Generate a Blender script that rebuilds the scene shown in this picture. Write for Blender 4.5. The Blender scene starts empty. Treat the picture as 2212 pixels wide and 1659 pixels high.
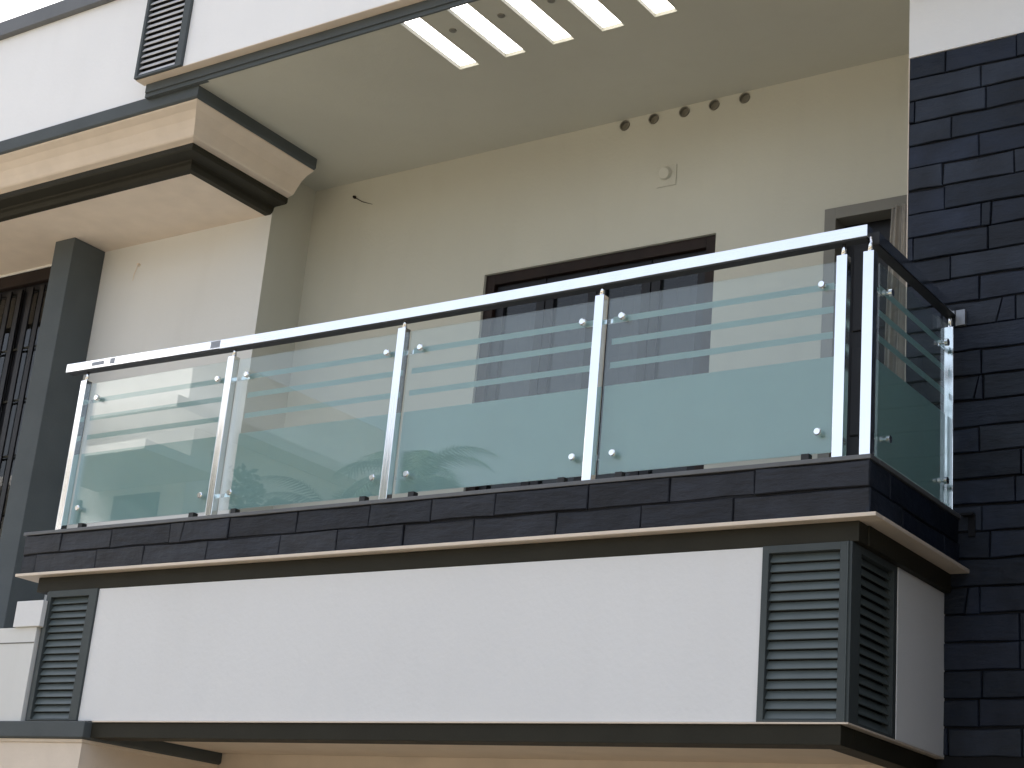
import bpy, bmesh, math, random
from mathutils import Vector, Matrix, noise
S = bpy.context.scene
R = random.Random(7)

# ------------------------------------------------------------------ camera
cam = bpy.data.objects.new('camera', bpy.data.cameras.new('camera'))
S.collection.objects.link(cam); S.camera = cam
rt, up, fw = Vector((.82125, .56401, .08626)), Vector((.11119, -.30649, .94536)), Vector((-.55963, .76679, .31442))
M = Matrix((rt, up, -fw)).transposed().to_4x4(); M.translation = Vector((2.6027, -5.9298, -1.9221))
cam.matrix_world = M
cam.data.sensor_width = 36; cam.data.lens = 3617.5 / 2212 * 36
cam.data.clip_start = .05; cam.data.clip_end = 900
# ------------------------------------------------------------------ light
SUN_EL, SUN_AZ = 50, 328        # azimuth: where the sun stands, clockwise from +Y
w = bpy.data.worlds.new('World'); S.world = w; w.use_nodes = True
nt = w.node_tree; nt.nodes.clear()
sky = nt.nodes.new('ShaderNodeTexSky'); sky.sky_type = 'NISHITA'; sky.sun_disc = False
sky.sun_elevation = math.radians(SUN_EL); sky.sun_rotation = math.radians(SUN_AZ)
sky.air_density = 1.0; sky.dust_density = 6.0; sky.ozone_density = 1.0
hs = nt.nodes.new('ShaderNodeHueSaturation'); hs.inputs['Saturation'].default_value = .55
bg = nt.nodes.new('ShaderNodeBackground'); bg.inputs[1].default_value = .15
out = nt.nodes.new('ShaderNodeOutputWorld')
nt.links.new(sky.outputs[0], hs.inputs['Color']); nt.links.new(hs.outputs[0], bg.inputs[0]); nt.links.new(bg.outputs[0], out.inputs[0])
sl = bpy.data.lights.new('sun', 'SUN'); sl.energy = 2.2; sl.angle = math.radians(2.5); sl.color = (1, .97, .93)
so = bpy.data.objects.new('sun', sl); S.collection.objects.link(so)
el, az = math.radians(SUN_EL), math.radians(SUN_AZ)
d = Vector((math.sin(az) * math.cos(el), math.cos(az) * math.cos(el), math.sin(el)))
so.rotation_euler = d.to_track_quat('Z', 'Y').to_euler()
S.view_settings.view_transform = 'Standard'; S.view_settings.look = 'None'
S.view_settings.exposure = 1.58; S.view_settings.gamma = 1; S.view_settings.use_curve_mapping = False
try:
    S.cycles.max_bounces = 10; S.cycles.diffuse_bounces = 5; S.cycles.transparent_max_bounces = 24
except Exception: pass

# ------------------------------------------------------------------ materials
def mat(name, col, rough=.6, metal=0, var=.06, vs=3.0, bump=.0, bs=60.0, spec=.5, stain=0.0, brush=None):
    m = bpy.data.materials.new(name); m.use_nodes = True
    n, L = m.node_tree.nodes, m.node_tree.links
    b = n['Principled BSDF']; b.inputs['Roughness'].default_value = rough; b.inputs['Metallic'].default_value = metal
    b.inputs['Specular IOR Level'].default_value = spec
    tc = n.new('ShaderNodeTexCoord')
    no = n.new('ShaderNodeTexNoise'); no.inputs['Scale'].default_value = vs; no.inputs['Detail'].default_value = 6
    geo = n.new('ShaderNodeNewGeometry')
    L.new(geo.outputs['Position'], no.inputs['Vector'])
    mr = n.new('ShaderNodeMapRange'); mr.inputs[1].default_value = .3; mr.inputs[2].default_value = .7
    mr.inputs[3].default_value = 1 - var; mr.inputs[4].default_value = 1 + var
    L.new(no.outputs[0], mr.inputs[0])
    mx = n.new('ShaderNodeVectorMath'); mx.operation = 'SCALE'; mx.inputs[0].default_value = col
    L.new(mr.outputs[0], mx.inputs['Scale'])
    last = mx.outputs[0]
    if stain:
        mp = n.new('ShaderNodeMapping'); mp.inputs['Scale'].default_value = (5, 5, .7)
        L.new(geo.outputs['Position'], mp.inputs[0])
        s = n.new('ShaderNodeTexNoise'); s.inputs['Scale'].default_value = 1.6; s.inputs['Detail'].default_value = 8
        L.new(mp.outputs[0], s.inputs['Vector'])
        r2 = n.new('ShaderNodeMapRange'); r2.inputs[1].default_value = .5; r2.inputs[2].default_value = .8
        r2.inputs[3].default_value = 0; r2.inputs[4].default_value = stain
        L.new(s.outputs[0], r2.inputs[0])
        mm = n.new('ShaderNodeMix'); mm.data_type = 'RGBA'
        L.new(r2.outputs[0], mm.inputs[0]); L.new(last, mm.inputs[6]); mm.inputs[7].default_value = (col[0]*.6, col[1]*.57, col[2]*.5, 1)
        last = mm.outputs[2]
    L.new(last, b.inputs['Base Color'])
    if bump:
        bn = n.new('ShaderNodeTexNoise'); bn.inputs['Scale'].default_value = bs; bn.inputs['Detail'].default_value = 5
        if brush:
            mp = n.new('ShaderNodeMapping'); mp.inputs['Scale'].default_value = brush; L.new(geo.outputs['Position'], mp.inputs[0]); L.new(mp.outputs[0], bn.inputs['Vector'])
        else: L.new(geo.outputs['Position'], bn.inputs['Vector'])
        bp = n.new('ShaderNodeBump'); bp.inputs['Strength'].default_value = bump; bp.inputs['Distance'].default_value = .01
        L.new(bn.outputs[0], bp.inputs['Height']); L.new(bp.outputs[0], b.inputs['Normal'])
    return m
WHITE = mat('white_wall_paint', (.76, .76, .755), .55, var=.025, vs=.9, bump=.12, bs=38, spec=.25, stain=.05)
WHITE_LIT = mat('lit_white_wall_paint', (.88, .88, .88), .55, var=.02, vs=1.2, bump=.1, bs=45, spec=.3, stain=.04)  # brightened copy of the white paint, extra light put into its colour
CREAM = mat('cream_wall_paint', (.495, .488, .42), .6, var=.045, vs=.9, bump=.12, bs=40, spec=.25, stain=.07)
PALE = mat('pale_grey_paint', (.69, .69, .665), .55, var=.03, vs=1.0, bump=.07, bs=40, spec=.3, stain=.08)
LIP = mat('cream_edge_paint', (.73, .625, .515), .6, var=.05, vs=6, bump=.1, bs=60)
GREY = mat('dark_grey_paint', (.082, .094, .098), .6, var=.08, vs=4, bump=.1, bs=60, spec=.2)
BAND = mat('dark_brown_grey_paint', (.030, .028, .020), .6, var=.1, vs=4, bump=.1, bs=60, spec=.15)
LOUVF = mat('louvre_frame_paint', (.062, .074, .075), .5, var=.06, vs=8, bump=.05, spec=.25)
LOUV = mat('louvre_grey_paint', (.098, .120, .120), .4, var=.05, vs=10, bump=.04, bs=120, spec=.4)
LOUV_LIT = mat('louvre_sky_lit_paint', (.62, .62, .64), .4, var=.05, vs=10, bump=.04, bs=120, spec=.4)  # pale copy of the louvre grey, sky light put into the slat colour
COPE = mat('coping_grey_paint', (.12, .125, .13), .5, var=.08, vs=5, bump=.08, bs=60)
BROWN = mat('brown_timber', (.014, .007, .005), .55, var=.35, vs=5, spec=.25, bump=.12, bs=40, brush=(1, 1, 12))
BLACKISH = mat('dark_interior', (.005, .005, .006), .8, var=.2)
DARKWOOD = mat('dark_stained_timber', (.007, .007, .009), .4, var=.3, vs=5, spec=.3)
PIPE = mat('vent_pipe_plastic', (.20, .19, .155), .5)
FLANGE = mat('dull_steel', (.30, .31, .33), .4, .6, var=.15, vs=20)
DOORGREY = mat('door_surround_grey', (.16, .155, .135), .55, var=.06, vs=4, bump=.08)
STEEL = mat('brushed_stainless_steel', (.93, .94, .945), .12, 1, var=.03, vs=8, bump=.035, bs=160, brush=(1, 1, .05))
STEELH = mat('brushed_stainless_steel_rail', (.93, .94, .945), .12, 1, var=.03, vs=8, bump=.035, bs=160, brush=(.05, 1, 1))
MORT = mat('dark_mortar', (.005, .006, .009), .9, var=.2, vs=20)
SOIL = mat('dry_tan_earth', (.23, .195, .135), .95, var=.25, vs=.6, bump=.4, bs=8)
ASPH = mat('asphalt', (.055, .053, .05), .9, var=.2, vs=2, bump=.4, bs=90)
BARK = mat('bark', (.10, .07, .045), .9, var=.3, vs=9, bump=.6, bs=20)
BLACKM = mat('black_rubber_and_rail_shade', (.012, .012, .012), .5)  # also colours in the dark reflections on the handrails
BULB = mat('white_plastic', (.6, .59, .54), .4)
SHADE_GREY = mat('shade_wall_grey', (.2, .2, .2), .85, var=.25, vs=2, bump=.3, bs=20)
CLOTH = mat('grey_brown_cloth', (.34, .32, .29), .9, var=.1, vs=20)
def slate(cols):
    ms = []
    for k, c in enumerate(cols):
        m = mat('slate', c, .5, var=.35, vs=6, bump=.5, bs=16, spec=.3)
        n, L = m.node_tree.nodes, m.node_tree.links
        # layered cleft relief on top of the grain
        b = n['Principled BSDF']; g = n.new('ShaderNodeNewGeometry')
        mp = n.new('ShaderNodeMapping'); mp.inputs['Scale'].default_value = (2.2, 2.2, 9); mp.inputs['Location'].default_value = (k*3.1, 0, k)
        nz = n.new('ShaderNodeTexNoise'); nz.inputs['Scale'].default_value = 2.2; nz.inputs['Detail'].default_value = 9; nz.inputs['Roughness'].default_value = .62
        bp = n.new('ShaderNodeBump'); bp.inputs['Strength'].default_value = .55; bp.inputs['Distance'].default_value = .02
        L.new(g.outputs['Position'], mp.inputs[0]); L.new(mp.outputs[0], nz.inputs['Vector']); L.new(nz.outputs[0], bp.inputs['Height'])
        old = b.inputs['Normal'].links[0].from_socket; L.new(old, bp.inputs['Normal']); L.new(bp.outputs[0], b.inputs['Normal'])
        ms.append(m)
    return ms
SLATES = slate([(.008, .013, .026), (.011, .017, .033), (.0065, .011, .021), (.017, .023, .036)])
SLATES2 = slate([(.013, .0155, .022), (.017, .0195, .027), (.010, .012, .018), (.022, .024, .030)])
def leafmat(name, c):
    m = mat(name, c, .55, var=.35, vs=2.5); return m
LEAF = leafmat('leaf_green', (.05, .085, .03)); PALM = leafmat('palm_frond_green', (.045, .075, .028))
def glassmat(name, tint, ior=1.5, dust=.03):
    m = bpy.data.materials.new(name); m.use_nodes = True; n, L = m.node_tree.nodes, m.node_tree.links; n.clear()
    o = n.new('ShaderNodeOutputMaterial'); t = n.new('ShaderNodeBsdfTransparent'); t.inputs[0].default_value = (*tint, 1)
    g = n.new('ShaderNodeBsdfGlossy'); g.inputs['Roughness'].default_value = 0.0
    f = n.new('ShaderNodeFresnel'); gb = n.new('ShaderNodeNewGeometry'); mi = n.new('ShaderNodeMapRange'); mi.inputs[3].default_value = ior; mi.inputs[4].default_value = 1/ior   # same reflectance on the way out
    L.new(gb.outputs['Backfacing'], mi.inputs[0]); L.new(mi.outputs[0], f.inputs[0])
    mx = n.new('ShaderNodeMixShader'); L.new(f.outputs[0], mx.inputs[0]); L.new(t.outputs[0], mx.inputs[1]); L.new(g.outputs[0], mx.inputs[2])
    df = n.new('ShaderNodeBsdfDiffuse'); df.inputs[0].default_value = (.55, .66, .64, 1)
    m2 = n.new('ShaderNodeMixShader'); m2.inputs[0].default_value = dust
    no = n.new('ShaderNodeTexNoise'); no.inputs['Scale'].default_value = 3; no.inputs['Detail'].default_value = 5
    g2 = n.new('ShaderNodeNewGeometry'); L.new(g2.outputs['Position'], no.inputs['Vector'])
    mr = n.new('ShaderNodeMapRange'); mr.inputs[1].default_value = .3; mr.inputs[2].default_value = .7; mr.inputs[3].default_value = dust*.7; mr.inputs[4].default_value = dust*1.3
    L.new(no.outputs[0], mr.inputs[0]); L.new(mr.outputs[0], m2.inputs[0])
    L.new(mx.outputs[0], m2.inputs[1]); L.new(df.outputs[0], m2.inputs[2]); L.new(m2.outputs[0], o.inputs[0])
    return m
GLASS = glassmat('clear_railing_glass', (.93, .97, .965), 1.72, .04)
PANE = glassmat('window_glass', (.35, .36, .37), 1.5, .01)
def frost():
    m = bpy.data.materials.new('frosted_film'); m.use_nodes = True; n, L = m.node_tree.nodes, m.node_tree.links; n.clear()
    o = n.new('ShaderNodeOutputMaterial'); df = n.new('ShaderNodeBsdfDiffuse'); df.inputs[0].default_value = (.44, .60, .60, 1)
    tl = n.new('ShaderNodeBsdfTranslucent'); tl.inputs[0].default_value = (.44, .60, .60, 1)
    tr = n.new('ShaderNodeBsdfTransparent'); tr.inputs[0].default_value = (.75, .9, .9, 1)
    a = n.new('ShaderNodeMixShader'); a.inputs[0].default_value = .35; L.new(df.outputs[0], a.inputs[1]); L.new(tl.outputs[0], a.inputs[2])
    b = n.new('ShaderNodeMixShader'); b.inputs[0].default_value = .16; L.new(a.outputs[0], b.inputs[1]); L.new(tr.outputs[0], b.inputs[2])
    L.new(b.outputs[0], o.inputs[0]); return m
FROST = frost()

# ------------------------------------------------------------------ helpers
def link(o, parent=None):
    S.collection.objects.link(o)
    if parent: o.parent = parent
    return o
def obj(name, bm, m, parent=None, smooth=False):
    me = bpy.data.meshes.new(name); bm.normal_update(); bm.to_mesh(me); bm.free()
    for x in (m if isinstance(m, (list, tuple)) else [m]): me.materials.append(x)
    if smooth:
        for p in me.polygons: p.use_smooth = True
    return link(bpy.data.objects.new(name, me), parent)
def tag(o, label=None, cat=None, group=None, kind=None):
    if label: o['label'] = label
    if cat: o['category'] = cat
    if group: o['group'] = group
    if kind: o['kind'] = kind
    return o
def empty(name, loc, label=None, cat=None, group=None):
    o = bpy.data.objects.new(name, None); link(o); o.empty_display_size = .1
    bpy.context.view_layer.update(); o['base'] = list(loc)
    return tag(o, label, cat, group)
def add_box(bm, x0, x1, y0, y1, z0, z1, bev=0):
    vs = [bm.verts.new((x, y, z)) for x in (x0, x1) for y in (y0, y1) for z in (z0, z1)]
    fs = [(0,1,3,2),(4,6,7,5),(0,4,5,1),(2,3,7,6),(0,2,6,4),(1,5,7,3)]
    ff = [bm.faces.new([vs[i] for i in f]) for f in fs]
    bmesh.ops.recalc_face_normals(bm, faces=ff)
    if bev:
        es = {e for f in ff for e in f.edges}
        bmesh.ops.bevel(bm, geom=list(es), offset=bev, segments=2, affect='EDGES', profile=.7)
def box(name, x0, x1, y0, y1, z0, z1, m, parent=None, bev=.003):
    bm = bmesh.new(); add_box(bm, x0, x1, y0, y1, z0, z1, bev); return obj(name, bm, m, parent)
def add_cyl(bm, p, q, r, seg=16, r2=None):
    p, q = Vector(p), Vector(q); d = q - p
    mt = Matrix.Translation((p+q)/2) @ d.to_track_quat('Z', 'Y').to_matrix().to_4x4()
    bmesh.ops.create_cone(bm, cap_ends=True, segments=seg, radius1=r, radius2=r if r2 is None else r2, depth=d.length, matrix=mt)
def cyl(name, p, q, r, m, parent=None, seg=16, r2=None):
    bm = bmesh.new(); add_cyl(bm, p, q, r, seg, r2); return obj(name, bm, m, parent, False)
def sweep(name, prof, m, parent, cx, yc, xl, yb, bev=0):
    """closed profile of (inset d, z), run along the front (y=yc+d) from x=xl to the corner, then back to y=yb"""
    bm = bmesh.new(); rings = []
    for st in range(3):
        rg = []
        for d_, z in prof:
            p = [(xl, yc+d_, z), (cx-d_, yc+d_, z), (cx-d_, yb, z)][st]
            rg.append(bm.verts.new(p))
        rings.append(rg)
    n = len(prof)
    for a, b in zip(rings, rings[1:]):
        for i in range(n): bm.faces.new((a[i], a[(i+1) % n], b[(i+1) % n], b[i]))
    bm.faces.new(rings[0]); bm.faces.new(list(reversed(rings[2])))
    bmesh.ops.recalc_face_normals(bm, faces=bm.faces[:])
    o = obj(name, bm, m, parent)
    if bev:
        md = o.modifiers.new('b', 'BEVEL'); md.width = bev; md.segments = 2; md.limit_method = 'ANGLE'; md.angle_limit = math.radians(40)
    return o

# ------------------------------------------------------------------ ground
GZ = -3.52
def sheet(name, x0, x1, y0, y1, z, m):
    bm = bmesh.new(); v = [bm.verts.new(p) for p in ((x0,y0,z),(x1,y0,z),(x1,y1,z),(x0,y1,z))]; bm.faces.new(v)
    return tag(obj(name, bm, m), kind='structure')
sheet('ground', -400, 400, -400, 400, GZ, SOIL)
sheet('road', -400, 400, -13.5, -8.5, GZ+.004, ASPH)

# ------------------------------------------------------------------ house
DL, DB, DS, ZC = 1.594, 1.99, .948, 2.993
house = empty('house', (-2.5, 1, GZ), 'white two storey house with dark grey trim, balcony recess and slate clad corner', 'house')
H = house
# back wall with door openings
def wall_with_holes(name, x0, x1, z0, z1, holes, y0, y1, m, parent):
    bm = bmesh.new(); xs = x0
    for (a, b, c, e) in sorted(holes):
        add_box(bm, xs, a, y0, y1, z0, z1)
        if c > z0: add_box(bm, a, b, y0, y1, z0, c)
        if e < z1: add_box(bm, a, b, y0, y1, e, z1)
        xs = b
    add_box(bm, xs, x1, y0, y1, z0, z1)
    bmesh.ops.remove_doubles(bm, verts=bm.verts, dist=1e-5)
    return obj(name, bm, m, parent)
ventx = [-2.49, -2.282, -2.067, -1.862, -1.658]
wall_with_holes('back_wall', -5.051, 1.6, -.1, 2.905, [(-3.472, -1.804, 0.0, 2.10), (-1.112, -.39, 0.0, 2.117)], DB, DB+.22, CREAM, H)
# strip above with the round vent openings bored right through
bm = bmesh.new()
def ring_plate(bm, x0, x1, z0, z1, cx_, cz, r, y0, y1, seg=24):
    # square plate with a round hole, front face + bore
    ang = [2*math.pi*k/seg for k in range(seg)]
    def sq(a):
        c, s_ = math.cos(a), math.sin(a); t = 1e9
        if c > 1e-9: t = min(t, (x1-cx_)/c)
        if c < -1e-9: t = min(t, (x0-cx_)/c)
        if s_ > 1e-9: t = min(t, (z1-cz)/s_)
        if s_ < -1e-9: t = min(t, (z0-cz)/s_)
        return (cx_+c*t, cz+s_*t)
    cor = [math.atan2(z-cz, x-cx_) % (2*math.pi) for x in (x0, x1) for z in (z0, z1)]
    ang = sorted(set([round(a, 6) for a in ang] + [round(a, 6) for a in cor]))
    o_ = [bm.verts.new((sq(a)[0], y0, sq(a)[1])) for a in ang]
    i_ = [bm.verts.new((cx_+r*math.cos(a), y0, cz+r*math.sin(a))) for a in ang]
    b_ = [bm.verts.new((cx_+r*math.cos(a), y1, cz+r*math.sin(a))) for a in ang]
    n = len(ang)
    for k in range(n):
        j = (k+1) % n
        bm.faces.new((o_[k], o_[j], i_[j], i_[k])); bm.faces.new((i_[k], i_[j], b_[j], b_[k]))
edges = [-2.60] + [(a+b)/2 for a, b in zip(ventx, ventx[1:])] + [-1.55]
add_box(bm, -5.051, -2.60, DB, DB+.22, 2.905, 3.05); add_box(bm, -1.55, 1.6, DB, DB+.22, 2.905, 3.05)
for k, x in enumerate(ventx): ring_plate(bm, edges[k], edges[k+1], 2.905, 2.9925, x, 2.951, .036, DB, DB+.08)
bmesh.ops.recalc_face_normals(bm, faces=bm.faces[:])
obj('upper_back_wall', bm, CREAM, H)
for x in ventx:
    bm = bmesh.new()   # plastic pipe stub lining the bore, with its dark inside
    n = 24
    r0, r1 = .0355, .0295
    rings = []
    for (y, r) in ((DB-.006, r0), (DB-.006, r1), (DB+.018, r1), (DB+.02, .001)):
        rings.append([bm.verts.new((x+r*math.cos(2*math.pi*k/n), y, 2.951+r*math.sin(2*math.pi*k/n))) for k in range(n)])
    for a, b in zip(rings, rings[1:]):
        for k in range(n): bm.faces.new((a[k], a[(k+1) % n], b[(k+1) % n], b[k]))
    for k in range(n):
        pass
    obj('vent_pipe', bm, PIPE, H)
box('return_wall', -5.25, -5.0495, DL+.001, DB+.2, -.1, ZC, CREAM, H)
wall_with_holes('bay_wall', -10, -5.051, -.6, 2.69, [(-9.4, -6.98, .05, 2.635)], DL, DL+.2, PALE, H)
# ceiling with five open slots
slots = [(-3.066, -2.924), (-2.732, -2.588), (-2.396, -2.252), (-2.062, -1.918), (-1.719, -1.578)]
Y0, Y1 = .436, 1.02
bm = bmesh.new(); zc1 = ZC+.025
add_box(bm, -5.2, 1.6, Y1, DB+.2, ZC, zc1)
xs = -5.135
for a, b in slots: add_box(bm, xs, a, Y0, Y1, ZC, zc1); xs = b
add_box(bm, xs, 1.6, Y0, Y1, ZC, zc1)
bmesh.ops.remove_doubles(bm, verts=bm.verts, dist=1e-5)
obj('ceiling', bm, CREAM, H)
# upper box front
box('upper_panel', -4.745, 1.6, .345, .405, 3.085, 4.6, WHITE_LIT, H)
box('upper_panel_soffit', -5.168, 1.6, .347, .4205, 3.081, 3.087, LIP, H, 0)
box('upper_trim_band', -5.148, 1.6, .421, .4355, ZC-.001, 3.0805, GREY, H, .003)
box('upper_trim_band', -5.140, 1.6, .41, .4215, 3.02, 3.0805, GREY, H, .003)
box('upper_trim_band', -5.148, -4.60, .4356, .4535, ZC-.0015, ZC-.0004, GREY, H, 0)
# left upper parapet
box('bay_parapet', -10, -4.74, .475, .62, 3.0135, 3.885, WHITE_LIT, H)
box('bay_parapet_coping', -10, -5.2, .43, .66, 3.886, 4.005, COPE, H, .006)
# ------- canopy over the left bay, moulded edge
canopy = H
cxx, ycc = -4.693, .454
sweep('canopy_top_band', [(0, 3.0125), (0, 2.922), (.012, 2.914), (.06, 2.914), (.06, 3.0125)], GREY, canopy, cxx, ycc, -10, DL, .004)
sweep('canopy_cove', [(.02, 2.9135), (.024, 2.905), (.075, 2.884), (.12, 2.848), (.152, 2.806), (.176, 2.768), (.186, 2.760), (.222, 2.752), (.232, 2.744), (.40, 2.744), (.40, 2.9135)], LIP, canopy, cxx, ycc, -10, DL)
sweep('canopy_lower_band', [(.225, 2.7435), (.225, 2.712), (.234, 2.702), (.300, 2.700), (.335, 2.700), (.345, 2.692), (.348, 2.672), (.358, 2.658), (.372, 2.648), (.42, 2.648), (.42, 2.7435)], BAND, canopy, cxx, ycc, -10, DL)
box('canopy_soffit', -10, -5.07, .83, DL, 2.6495, 2.69, LIP, canopy, 0)
# column
column = box('column', -6.925, -6.715, 1.298, 1.592, -1.2, 2.648, GREY, None, .006)
tag(column, 'dark grey square column rising to the canopy soffit left of the glass railing', 'column')
# ------- balcony slab, coping and lip
box('floor_slab', -4.95, .03, -.02, DB, -.24, -.021, PALE, H, 0)
bm = bmesh.new()
add_box(bm, -4.965, .062, -.040, .055, -.019, 0, .003); obj('slab_coping', bm, COPE, H)
box('slab_coping', .005, .064, .0555, DS-.002, -.019, 0, COPE, H, .003)
box('slab_coping', -4.965, -4.9, .0555, DL, -.019, 0, COPE, H, .003)
# drip lip under the stone band: its pale underside
bm = bmesh.new(); add_box(bm, -4.925, .104, -.077, .0, -.262, -.2455, .004); obj('slab_lip', bm, LIP, H)
box('slab_lip', -.04, .1045, .0005, DS-.002, -.262, -.2455, LIP, H, .004)
box('slab_lip', -4.926, -4.75, .0005, DL, -.262, -.2455, LIP, H, .004)
box('frieze_band', -4.785, .014, -.024, .06, -.344, -.2625, BAND, H, .004)
box('frieze_band', -.04, .022, .0605, DS-.002, -.344, -.2625, BAND, H, .004)
box('frieze_band', -4.785, -4.70, .0605, DS, -.344, -.2625, BAND, H, .004)
# box front and side
box('front_panel', -4.284, -.392, -.021, .1, -1.04, -.3445, WHITE, H, .004)
box('side_panel', -.10, -.008, .423, DS-.002, -1.04, -.3445, WHITE_LIT, H, .004)
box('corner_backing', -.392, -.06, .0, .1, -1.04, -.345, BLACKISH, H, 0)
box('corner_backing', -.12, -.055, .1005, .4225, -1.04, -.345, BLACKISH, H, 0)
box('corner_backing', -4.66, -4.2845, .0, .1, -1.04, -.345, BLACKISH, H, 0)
box('box_side', -4.70, -4.66, -.02, DS, -1.04, -.345, GREY, H, .003)
box('base_ledge', -4.16, -.010, -.034, .02, -1.047, -1.0405, LIP, H, 0)
box('base_ledge', -.10, -.010, .021, DS-.002, -1.047, -1.0405, LIP, H, 0)
box('base_band', -4.168, -.043, -.022, .1, -1.124, -1.0475, BAND, H, .004)
box('base_band', -.14, -.043, .1005, DS-.002, -1.124, -1.0475, BAND, H, .004)
box('lower_soffit', -4.15, -.1, .05, DS, -1.075, -1.05, LIP, H, 0)
box('lower_wall', -4.5, -.199, DS, DS+.2, GZ, -.25, LIP, H, 0)
# ------- left bay below
box('bay_apron', -10, -4.705, -.045, .06, -1.047, -.540, PALE, H, .004)
box('bay_apron_cap', -4.885, -4.668, -.062, .04, -.540, -.398, WHITE, H, .004)
box('bay_apron_groove', -10, -4.706, -.0475, -.044, -.628, -.622, DOORGREY, H, 0)
box('bay_floor', -10, -4.706, .0605, DL, -.75, -.62, PALE, H, 0)
sweep('bay_base_band', [(0, -1.0475), (0, -1.128), (.012, -1.136), (.08, -1.136), (.08, -1.0475)], GREY, H, -4.172, -.07, -10, DS-.001, .004)
sweep('bay_base_cove', [(.018, -1.1365), (.022, -1.150), (.032, -1.156), (.034, -1.34), (.045, -1.40), (.07, -1.46), (.3, -1.46), (.3, -1.1365)], LIP, H, -4.172, -.07, -10, DS-.001)
box('bay_lower_wall', -10, -4.47, .24, .6, GZ, -1.461, CREAM, H, 0)
# dark rooms behind
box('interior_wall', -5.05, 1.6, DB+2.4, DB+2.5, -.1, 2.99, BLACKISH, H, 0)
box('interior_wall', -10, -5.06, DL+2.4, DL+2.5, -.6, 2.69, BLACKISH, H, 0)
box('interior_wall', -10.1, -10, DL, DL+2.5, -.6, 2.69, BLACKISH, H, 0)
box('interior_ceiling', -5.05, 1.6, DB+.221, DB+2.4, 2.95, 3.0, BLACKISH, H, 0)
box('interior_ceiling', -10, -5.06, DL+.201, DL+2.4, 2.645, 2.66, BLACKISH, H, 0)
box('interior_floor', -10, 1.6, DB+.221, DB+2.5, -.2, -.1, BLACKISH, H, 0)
# right hand wing behind the slate: white plaster above
wing = box('wing_wall', -.198, 3.0, DS+.02, DB+.3, GZ, 2.312, GREY, H, 0)
box('wing_upper_wall', -.201, 3.0, DS-.012, DB-.001, 2.3125, 4.2, WHITE, H, .003)
box('wing_edge_trim', -.2035, -.199, DS-.006, DB-.002, GZ, 2.312, LIP, H, 0)
bm = bmesh.new(); add_box(bm, -.15, .0, DS-.05, DS-.013, 2.634, 2.66, .003); obj('wall_ledge', bm, GREY, H)

# ------- slate stones
def stone_rows(parent, org, a, n, L0, L1, ztop, rows, hrow, ln=(.28, .40), proud=.012, offs=0.0, rnd=None, align=None, mats=None):
    """org: point on wall, a: run direction, n: outward normal"""
    rnd = rnd or R; a, n = Vector(a), Vector(n); z = Vector((0, 0, 1)); org = Vector(org)
    for r in range(rows):
        z1 = ztop - r*hrow; z0 = z1 - hrow
        s = L0 + (0 if not align else (align[r % len(align)]))
        cuts = [L0]
        if s > L0+.02: cuts.append(s)
        while cuts[-1] < L1 - .01:
            nx = cuts[-1] + rnd.uniform(*ln)
            if L1 - nx < .12: nx = L1
            cuts.append(nx)
        for s0, s1 in zip(cuts, cuts[1:]):
            g = .0016; j = lambda q: rnd.uniform(-q, q)
            P = [(s0+g, z0+g+max(0, j(.005))), (s1-g, z0+g+max(0, j(.005))), (s1-g-max(0, j(.004)), z1-g-max(0, j(.004))), (s0+g+max(0, j(.004)), z1-g-max(0, j(.004)))]
            polys = [P]
            if rnd.random() < .13 and s1-s0 > .2:     # stone broken across a corner
                t = rnd.uniform(.12, .3)*(s1-s0)
                if rnd.random() < .5: c0, c1 = (s0+t, P[0][1]), (s0+t*rnd.uniform(1.1, 1.7), P[3][1]); polys = [[P[0], c0, c1, P[3]], [(c0[0]+.004, c0[1]), P[1], P[2], (c1[0]+.004, c1[1])]]
                else: c0, c1 = (s1-t, P[0][1]), (s1-t*rnd.uniform(.3, .8), P[3][1]); polys = [[P[0], c0, c1, P[3]], [(c0[0]+.004, c0[1]), P[1], P[2], (c1[0]+.004, c1[1])]]
            for pl in polys:
                bm = bmesh.new(); dp = proud + j(.004); tl = j(.0025)
                # jagged top/bottom: subdivide long edges
                pts = []
                for i, (u, v) in enumerate(pl):
                    u2, v2 = pl[(i+1) % 4]
                    pts.append((u, v))
                    if abs(u2-u) > .1:
                        for f in (.33, .66):
                            vv = v+(v2-v)*f; inn = abs(j(.0055)); vv += inn if i == 0 else -inn
                            pts.append((u+(u2-u)*f + j(.02), vv))
                bk = [bm.verts.new(org + a*u + n*(-.004) + z*v) for u, v in pts]
                cu = sum(p[0] for p in pts)/len(pts); cv = sum(p[1] for p in pts)/len(pts)
                e = .0035
                md = [bm.verts.new(org + a*u + n*(dp-.004+tl*(1 if v > cv else -1)) + z*v) for u, v in pts]
                fr = [bm.verts.new(org + a*(u+(cu-u)*e/max(.02, abs(cu-u))) + n*(dp+tl*(1 if v > cv else -1)) + z*(v+(cv-v)*e/max(.01, abs(cv-v)))) for u, v in pts]
                k = len(pts)
                for q in range(k):
                    w_ = (q+1) % k
                    bm.faces.new((bk[q], bk[w_], md[w_], md[q])); bm.faces.new((md[q], md[w_], fr[w_], fr[q]))
                bm.faces.new(fr)
                bmesh.ops.recalc_face_normals(bm, faces=bm.faces[:])
                obj('slate_stone', bm, rnd.choice(mats or SLATES), parent)
band = box('slate_band', -4.945, .05, -.0275, -.0205, -.2455, -.0195, MORT, H, 0)
band['label'] = 'two courses of dark slate cladding on the balcony slab edge'
rs = random.Random(3)
stone_rows(band, (0, -.0275, 0), (1, 0, 0), (0, -1, 0), -4.945, .060, -.0205, 2, .1115, (.36, .52), .010, rnd=rs, align=[.30, .12], mats=SLATES2)
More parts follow.
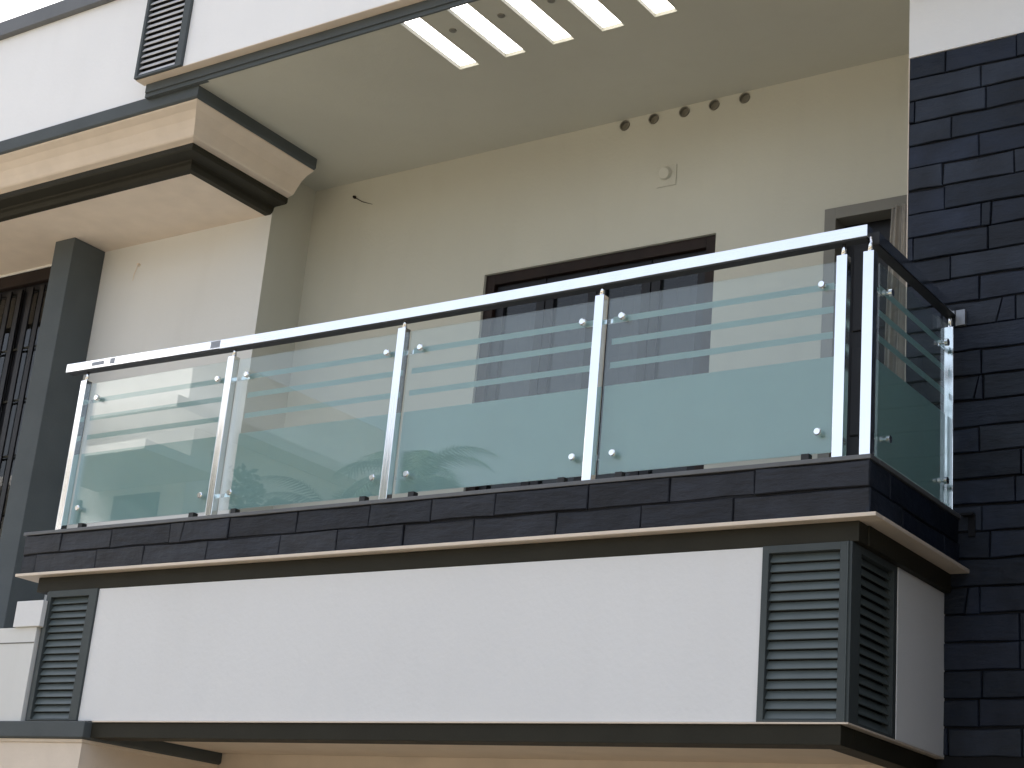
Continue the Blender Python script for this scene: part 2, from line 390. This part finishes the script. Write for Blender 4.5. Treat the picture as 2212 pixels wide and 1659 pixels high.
bandside = box('slate_band', .0305, .048, -.030, DS-.002, -.2455, -.0195, MORT, H, 0)
stone_rows(bandside, (.048, 0, 0), (0, 1, 0), (1, 0, 0), -.035, DS-.02, -.0205, 2, .1115, (.3, .5), .010, rnd=rs, align=[.2, .33])
clad = box('slate_cladding', -.199, 1.4, DS-.0, DS+.019, -2.2, 2.3122, MORT, H, 0)
clad['label'] = 'dark blue grey slate cladding on the wing wall right of the balcony'
stone_rows(clad, (0, DS, 0), (1, 0, 0), (0, -1, 0), -.198, 1.0, 2.3115, 28, .1196, (.31, .385), .012, rnd=rs, align=[.18, .355, .03, .21, .345, .17])

# ------- balcony double door
bd = empty('balcony_door', (-2.64, DB, 0), 'wide dark brown double balcony door with grille panes behind the middle of the railing', 'door')
def frame(name, x0, x1, z0, z1, y0, y1, w_, m, parent, wb=None, bottom=True):
    wb = w_ if wb is None else wb
    bm = bmesh.new(); add_box(bm, x0, x0+w_, y0, y1, z0, z1, .003); add_box(bm, x1-w_, x1, y0, y1, z0, z1, .003)
    add_box(bm, x0+w_, x1-w_, y0, y1, z1-w_, z1, .003)
    if bottom: add_box(bm, x0+w_, x1-w_, y0, y1, z0, z0+wb, .003)
    return obj(name, bm, m, parent)
frame('frame', -3.470, -1.806, 0.0, 2.098, DB+.02, DB+.13, .07, BROWN, bd, bottom=False)
n4 = 4; W = (1.664-.14)/n4
for k in range(n4):
    a = -3.470+.07+k*W+.004; b = a+W-.008
    fr = frame('sash', a, b, .01, 2.026, DB+.05, DB+.10, .06, DARKWOOD, bd)
    box('pane', a+.06, b-.06, DB+.073, DB+.079, .07, 1.966, PANE, fr, 0)
    bm = bmesh.new()
    for q in range(9): z = .2+q*.21; add_box(bm, a+.06, b-.06, DB+.106, DB+.114, z, z+.012)
    for q in range(1, 3): x = a+.06+q*(b-a-.12)/3; add_box(bm, x-.006, x+.006, DB+.106, DB+.114, .07, 1.96)
    obj('grille', bm, DARKWOOD, fr)
# ------- side door with grey surround
sd = empty('entrance_door', (-.75, DB, 0), 'dark brown door in a grey surround beside the slate wall, half hidden by the handrail', 'door')
frame('surround', -1.112, -.392, 0, 2.116, DB-.012, DB+.16, .068, DOORGREY, sd, bottom=False)
box('door_leaf', -1.04, -.70, DB+.10, DB+.14, .02, 2.044, DARKWOOD, sd, .004)
for z in (.15, .8, 1.4): box('door_panel', -.98, -.76, DB+.088, DB+.1, z, z+.5, DARKWOOD, sd, .006)
box('door_lining', -.712, -.66, DB+.0, DB+.15, .02, 2.046, BROWN, sd, .004)
# curtain in the doorway
bm = bmesh.new(); nu = 60
cols = []
for i in range(nu+1):
    u = i/nu; x = -.705+.16*u; y = DB-.03+.018*math.sin(u*26)+.006*math.sin(u*61)
    cols.append([bm.verts.new((x+.02*math.sin(3*t)*(u-.5)-.03*(1-t)*(u < .5), y+.01*math.sin(7*t+u*5), .05+t*2.0)) for t in [q/14 for q in range(15)]])
for a, b in zip(cols, cols[1:]):
    for q in range(14): bm.faces.new((a[q], b[q], b[q+1], a[q+1]))
cur = obj('curtain', bm, CLOTH, None, True)
md = cur.modifiers.new('s', 'SOLIDIFY'); md.thickness = .003
tag(cur, 'narrow grey brown cloth hanging at the right jamb of the side door', 'curtain')

# ------- left window behind column
lw = empty('bay_window', (-8.1, DL, 0), 'tall dark brown grilled window left of the dark column', 'window')
frame('frame', -9.398, -6.982, .052, 2.633, DL+.005, DL+.11, .10, BROWN, lw)
for k in range(4):
    a = -9.298+k*.554; b = a+.554-.006
    fr = frame('sash', a+.003, b, .153, 2.532, DL+.05, DL+.095, .05, DARKWOOD, lw)
    box('pane', a+.053, b-.05, DL+.07, DL+.076, .203, 2.482, PANE, fr, 0)
for k in range(18):
    x = -9.22+k*.128; box('grille_bar', x, x+.05, DL+.02, DL+.034, .153, 2.50, DARKWOOD, lw, .002)
for z in (.7, 1.14, 1.58, 2.0): box('grille_rail', -9.29, -7.09, DL+.036, DL+.046, z, z+.014, BAND, lw, 0)

# ------- louvred vents
def slat_mesh(length, depth=.044, th=.005, ang=48):
    bm = bmesh.new(); add_box(bm, -length/2, length/2, -depth/2, depth/2, -th/2, th/2)
    bmesh.ops.rotate(bm, verts=bm.verts, cent=(0, 0, 0), matrix=Matrix.Rotation(math.radians(ang), 3, 'X'))
    me = bpy.data.meshes.new('slat'); bm.to_mesh(me); bm.free(); return me
def louvre(label, org, along, normal, width, z0, z1, fl, frr, ft, fb, nsl, m, grp='louvred vents on the facade', prof=.012, depth=.044, ang=48, fm=None):
    """org = lower left outer corner of the frame on the wall face; along, normal unit vectors; frame bars fl/frr/ft/fb wide"""
    A, N = Vector(along), Vector(normal)
    rot = Matrix((A, -N, Vector((0, 0, 1)))).transposed().to_4x4()
    T = Matrix.Translation(Vector(org)) @ rot
    root = bpy.data.objects.new('louvred_vent', None); link(root); root.matrix_world = T; tag(root, label, 'vent', grp)
    h = z1-z0
    bm = bmesh.new()
    add_box(bm, 0, fl, -prof, .03, 0, h, .002); add_box(bm, width-frr, width, -prof, .03, 0, h, .002)
    add_box(bm, fl, width-frr, -prof, .03, 0, fb, .002); add_box(bm, fl, width-frr, -prof, .03, h-ft, h, .002)
    f = obj('frame', bm, fm or m); f.parent = root
    inn = width-fl-frr; me = slat_mesh(inn-.001, depth, .005, ang); me.materials.append(m)
    pitch = (h-ft-fb)/nsl
    for k in range(nsl):
        s = bpy.data.objects.new('slat', me); link(s, root); s.location = (fl+inn/2, .012, fb+pitch*(k+.5)); s.rotation_euler = (R.uniform(-.02, .02), R.uniform(-.003, .003), 0)
    bm = bmesh.new(); add_box(bm, fl, width-frr, .0295, .0315, fb, h-ft); b = obj('backing', bm, BLACKISH); b.parent = root
    return root
louvre('dark grey louvred vent at the left end of the lower front panel', (-4.672, -.021, -1.04), (1, 0, 0), (0, -1, 0), .387, -1.04, -.3445, .026, .06, .035, .008, 17, LOUV, ang=62, depth=.037, fm=LOUVF)
louvre('dark grey louvred vent on the front face at the right corner of the lower panel', (-.392, -.021, -1.04), (1, 0, 0), (0, -1, 0), .367, -1.04, -.3445, .028, .034, .03, .010, 17, LOUV, ang=62, depth=.037, fm=LOUVF)
louvre('shaded louvred vent on the side face round the right corner', (-.022, -.030, -1.04), (0, 1, 0), (1, 0, 0), .452, -1.04, -.3445, .09, .035, .03, .010, 17, LOUV, ang=62, depth=.037, fm=LOUVF)
box('corner_post', -.024, -.0225, -.040, -.031, -1.04, -.345, LOUV, H, 0)
louvre('tall louvred vent with pale slats high on the upper left wall', (-5.168, .335, 3.085), (1, 0, 0), (0, -1, 0), .42, 3.085, 4.25, .022, .055, .03, .018, 26, LOUV_LIT, prof=.01, depth=.031, ang=60, fm=GREY)
box('upper_vent_backing', -5.16, -4.746, .375, .44, 3.0875, 4.3, BLACKISH, H, 0)
box('upper_vent_trim', -4.7475, -4.7455, .322, .34, 3.087, 4.25, GREY, H, 0)

# ------------------------------------------------------------------ railing
PX = [-4.752, -3.600, -2.446, -1.302, -.122]; PW = .047
def handrail_mesh(pts, y0, y1, h):
    bm = bmesh.new(); rings = []
    for x, z in pts:
        rings.append([bm.verts.new(p) for p in ((x, y0, z-h), (x, y0, z), (x, y1, z), (x, y1, z-h))])
    for a, b in zip(rings, rings[1:]):
        for i in range(4): bm.faces.new((a[i], a[(i+1) % 4], b[(i+1) % 4], b[i]))
    bm.faces.new(rings[0]); bm.faces.new(rings[-1][::-1])
    bmesh.ops.recalc_face_normals(bm, faces=bm.faces[:])
    bmesh.ops.bevel(bm, geom=bm.edges[:], offset=.0025, segments=2, affect='EDGES', profile=.7)
    return bm
def post(parent, x0, x1, y0, y1, ztop=.884, rail=.95, facing='y'):
    p = box('post', x0, x1, y0, y1, .004, ztop, STEEL, parent, .0025)
    box('foot_plate', x0-.012, x1+.008, y0-.006, y1+.012, .0004, .005, STEEL, p, .001)
    xm, ym = (x0+x1)/2, (y0+y1)/2
    bm = bmesh.new(); add_cyl(bm, (xm, ym, ztop), (xm, ym, rail), .0125, 12, .007); obj('rail_pin', bm, STEEL, p, True)
    return p
def stud(parent, x, z, y0, y1, x_post, axis='y'):
    bm = bmesh.new()
    if axis == 'y':
        add_cyl(bm, (x, y0, z), (x, y0+.016, z), .0165, 20); add_cyl(bm, (x, y0-.004, z), (x, y0, z), .013, 20, .0165)
        add_cyl(bm, (x, y0+.016, z), (x, y1, z), .007, 10)
    else:
        add_cyl(bm, (y0, x, z), (y0-.016, x, z), .0165, 20); add_cyl(bm, (y0-.016, x, z), (y1, x, z), .007, 10)
    bmesh.ops.bevel(bm, geom=[e for e in bm.edges if len(e.link_faces) == 2 and e.calc_face_angle(0) > 1.2], offset=.001, segments=1, affect='EDGES')
    s = obj('glass_stud', bm, STEEL, parent)
    bm = bmesh.new()
    if axis == 'y': add_box(bm, min(x, x_post)-.006, max(x, x_post)+.006, y1-.002, y1+.005, z-.011, z+.011, .001)
    else: add_box(bm, y1-.005, y1+.002, min(x, x_post), max(x, x_post), z-.011, z+.011, .001)
    obj('arm', bm, STEEL, s)
fr_ = empty('front_balcony_railing', (-2.4, 0, 0), 'long stainless steel railing with four frosted glass panels along the balcony front', 'railing')
def sag(x): return -.02*math.sin(math.pi*min(1, max(0, (x+4.9)/4.9)))
obj('handrail', handrail_mesh([(x, 1.0+sag(x)+(.004 if x < -3.7 else 0)) for x in (-3.668, -3.2, -2.45, -1.87, -1.3, -.6, -.1, .014)], -.008, .048, .052), STEELH, fr_)
obj('handrail', handrail_mesh([(-4.896, 1.0), (-4.3, .994), (-3.666, .987)], -.006, .046, .050), STEELH, fr_)['label'] = 'short left length of handrail with grey smudges at its joint'
for (x0, x1, z0, z1, yy) in ((-4.68, -4.58, .962, .984, -.0068), (-4.53, -4.49, .958, .990, -.0066), (-3.74, -3.662, .945, .984, -.0069)):
    box('tape_residue', x0, x1, yy, -.0055, z0, z1, FLANGE, fr_, 0)
obj('rail_underside_shade', handrail_mesh([(-4.885, .9495)]+[(x, .9475+sag(x)) for x in (-3.667, -3.2, -2.45, -1.87, -1.3, -.6, -.1, .008)], -.006, .046, .007), BLACKM, fr_)  # black strip paints in the dark reflection under the rail
for x in PX: post(fr_, x, x+PW, -.002, .040, .884+0*x)
GY = .036
spans = [(-4.700, -3.612), (-3.546, -2.456), (-2.392, -1.312), (-1.248, -.132)]
for k, (a, b) in enumerate(spans):
    g = box('glass_pane', a, b, GY, GY+.010, .046, .874, GLASS, fr_, .001)
    fa = a+.06 if k == 1 else a+.001
    box('frosted_band', fa, b-.001, GY+.0108, GY+.0114, .047, .458, FROST, g, 0)
    for z in (.539, .652, .757): box('frosted_stripe', fa+.02, b-.02, GY+.0108, GY+.0114, z, z+.029, FROST, g, 0)
    box('clamp_base', a+.10, a+.135, GY-.012, GY+.022, .001, .045, BLACKM, fr_, .002)
    box('clamp_base', b-.135, b-.10, GY-.012, GY+.022, .001, .045, BLACKM, fr_, .002)
    for z in (.130, .772):
        stud(fr_, a+.085, z, .010, GY+.022, a-.01); stud(fr_, b-.06, z, .010, GY+.022, b+.01)
sr_ = empty('side_balcony_railing', (.02, .5, 0), 'short side return of the steel and glass railing running back to the slate wall', 'railing')
p5 = post(sr_, -.003, .043, -.004, .038, .882)
post(sr_, .000, .042, .897, .940, .868)
bm = bmesh.new(); add_box(bm, -.008, .042, .050, .946, .932, .984, .0025); obj('handrail', bm, STEEL, sr_); box('dark_end_plate', -.009, .0435, .0485, .0499, .931, .985, BLACKM, sr_, 0); box('rail_underside_shade', -.006, .040, .052, .945, .9250, .9316, BLACKM, sr_, 0)  # added black end plate and underside strip paint the side rail dark
bm = bmesh.new(); add_box(bm, .044, .088, .918, .946, .878, .952, .003); obj('wall_flange', bm, FLANGE, sr_)
g = box('glass_pane', .012, .022, .115, .885, .036, .872, GLASS, sr_, .001)
box('frosted_band', .0106, .0112, .116, .884, .037, .452, FROST, g, 0)
for z in (.535, .645, .755): box('frosted_stripe', .0106, .0112, .13, .87, z, z+.029, FROST, g, 0)
for z in (.13, .77):
    stud(sr_, .20, z, .044, .0, .08, 'x'); stud(sr_, .835, z, .044, .0, .9, 'x')
br = box('wall_bracket', .075, .13, .90, .945, -.012, -.001, MORT, None, .002)
tag(br, 'small dark metal bracket on the slate wall below the side railing', 'bracket')
bm = bmesh.new(); add_box(bm, .10, .13, .925, .9455, -.10, -.0125, .002); obj('bracket_leg', bm, MORT, br)

# ------------------------------------------------------------------ small fittings
def downlight(x, y, lab):
    t = empty('downlight', (x, y, ZC), lab, 'downlight', 'recessed downlights between the ceiling slots')
    bm = bmesh.new(); add_cyl(bm, (x, y, ZC-.006), (x, y, ZC+.001), .021, 24, .023); obj('trim_ring', bm, PIPE, t)
    bm = bmesh.new(); add_cyl(bm, (x, y, ZC-.0075), (x, y, ZC-.0062), .014, 24); obj('lens', bm, DOORGREY, t)
downlight(-2.832, .63, 'small dark recessed downlight between the leftmost and second ceiling slots')
downlight(-2.487, .622, 'small dark recessed downlight between the second and third ceiling slots')
downlight(-2.146, .616, 'small dark recessed downlight between the third and fourth slots, at the photo edge')
wl = box('junction_box', -2.232, -2.095, DB-.006, DB-.0005, 2.468, 2.605, CREAM, None, .002)
tag(wl, 'square cream wall plate with a round lamp holder high between the vent holes and door', 'lamp holder')
bm = bmesh.new(); add_cyl(bm, (-2.168, DB-.032, 2.545), (-2.168, DB-.006, 2.552), .034, 24, .045); obj('lamp_holder', bm, CREAM, wl)
def nail(x, y, z, dx, dz, lab, m):
    bm = bmesh.new(); add_cyl(bm, (x, y, z), (x, y-.02, z), .011, 12, .009)
    add_cyl(bm, (x, y-.012, z), (x+dx*.5, y-.02, z+dz*.65), .0028, 8); add_cyl(bm, (x+dx*.5, y-.02, z+dz*.65), (x+dx, y-.006, z+dz), .0028, 8, .0015)
    return tag(obj('wire_stub', bm, m), lab, 'wire')
nail(-4.667, DB, 2.872, .17, -.085, 'thin wire end poking out of the cream wall right of the canopy end', BROWN)
nail(-6.315, DL, 2.478, -.04, -.12, 'faint brown wire end on the pale wall right of the dark column', LIP)

# ------------------------------------------------------------------ added shade wall at right, then across the street (seen in the glass)
nb = empty('unseen_shade_wall', (1.9, 0, GZ), 'unseen grey wall added close on the right to shade that side', 'house')  # unseen wall, added to keep light off the slate and side faces
box('wall', 1.03, 5, -.92, 6, GZ, 1.9, SHADE_GREY, nb, .01)
box('shade_wall_top', 1.0, 5.1, -.95, 6, 1.902, 2.0, SHADE_GREY, nb, .01)
oh = empty('opposite_house', (-22, -15, GZ), 'white house across the street mirrored in the leftmost glass panel', 'house')
box('wall', -34, -21.6, -26, -16.5, GZ, 7.3, WHITE, oh, .02)
box('roof_slab', -34.8, -20.9, -26.8, -15.3, 7.3, 7.55, WHITE, oh, .02)
box('stair_tower', -27.5, -23.0, -24, -17.5, 7.551, 9.6, WHITE, oh, .02)
box('balcony_slab', -34, -20.4, -16.5, -14.6, 3.9, 4.15, COPE, oh, .02)
box('canopy_slab', -24.2, -20.6, -16.5, -14.4, 6.15, 6.35, PALE, oh, .02)
for x in (-32, -29.0, -25.9, -23.6):
    wq = box('window', x, x+1.3, -16.53, -16.44, 4.7, 6.0, BROWN, oh, .01); box('pane', x+.1, x+1.2, -16.44, -16.42, 4.8, 5.9, PANE, wq, 0)
def palm(x, y, h, s, lab):
    t = empty('palm_tree', (x, y, GZ), lab, 'palm tree', 'trees across the street')
    bm = bmesh.new(); px, py, pz = x, y, GZ
    for k in range(8):
        nx, ny, nz = x+.25*math.sin(k*.5), y+.1*k/8, GZ+(k+1)*h/8
        add_cyl(bm, (px, py, pz), (nx, ny, nz), .17-.008*k, 10, .165-.008*k); px, py, pz = nx, ny, nz
    obj('trunk', bm, BARK, t)
    rr = random.Random(s)
    bm = bmesh.new()
    for k in range(26):
        az_ = k*2.4+rr.uniform(-.2, .2); el0 = rr.uniform(-.25, 1.25); L_ = rr.uniform(1.3, 1.9)
        dh = Vector((math.cos(az_), math.sin(az_), 0)); sd_ = Vector((-math.sin(az_), math.cos(az_), 0))
        p = Vector((px, py, pz)); e = el0
        for q in range(14):
            st = dh*math.cos(e)+Vector((0, 0, math.sin(e))); p2 = p+st*(L_/14); e -= .13
            wl_ = .42*math.sin(math.pi*(q+1.2)/15.5)+.06
            for sgn in (-1, 1):
                for f in (0, .5):
                    b0 = p.lerp(p2, f); tip = b0+sd_*sgn*wl_+st*.22+Vector((0, 0, -.25*wl_))
                    v = [bm.verts.new(b0), bm.verts.new(b0+st*.05), bm.verts.new(tip)]; bm.faces.new(v)
            p = p2
    obj('fronds', bm, PALM, t)
palm(-15.4, -16.2, 9.0, 1, 'coconut palm mirrored low in the third glass panel')
palm(-17.2, -16.2, 8.4, 2, 'shorter coconut palm mirrored low in the second glass panel')
def tree(x, y, h, r, s, lab):
    t = empty('broadleaf_tree', (x, y, GZ), lab, 'tree', 'trees across the street')
    rr = random.Random(s); bm = bmesh.new()
    add_cyl(bm, (x, y, GZ), (x, y, GZ+h*.5), .22, 10, .15)
    for k in range(7):
        a_ = k*2.4; add_cyl(bm, (x, y, GZ+h*.42), (x+r*.6*math.cos(a_), y+r*.6*math.sin(a_), GZ+h*(.6+.05*k)), .09, 8, .03)
    obj('trunk', bm, BARK, t)
    bm = bmesh.new()
    cl = [(x+rr.gauss(0, r*.42), y+rr.gauss(0, r*.42), GZ+h*.72+rr.gauss(0, r*.3), rr.uniform(.3, .6)*r*.6) for _ in range(22)]
    for _ in range(5200):
        cx_, cy_, cz_, cr = rr.choice(cl); dv = Vector((rr.gauss(0, 1), rr.gauss(0, 1), rr.gauss(0, 1))); dv = dv.normalized()*cr*rr.random()**.4
        p = Vector((cx_, cy_, cz_))+dv; a1 = Vector((rr.gauss(0, 1), rr.gauss(0, 1), rr.gauss(0, 1))).normalized()*.11; b1 = a1.orthogonal().normalized()*.05
        bm.faces.new([bm.verts.new(q) for q in (p-a1, p+b1, p+a1, p-b1)])
    obj('crown', bm, LEAF, t)
tree(-18.8, -15.5, 10.6, 1.5, 5, 'slender leafy tree between the white house and the shorter palm across the street')
tree(-19.6, -21.0, 8.6, 2.0, 6, 'broad leafy tree behind the palms across the street')

# ------------------------------------------------------------------ put each Empty at the base of its thing
bpy.context.view_layer.update()
for o in list(S.objects):
    if o.type == 'EMPTY' and 'base' in o:
        b = Vector(o['base'][:]); del o['base']
        for c in o.children: c.location = c.location - b
        o.location = b
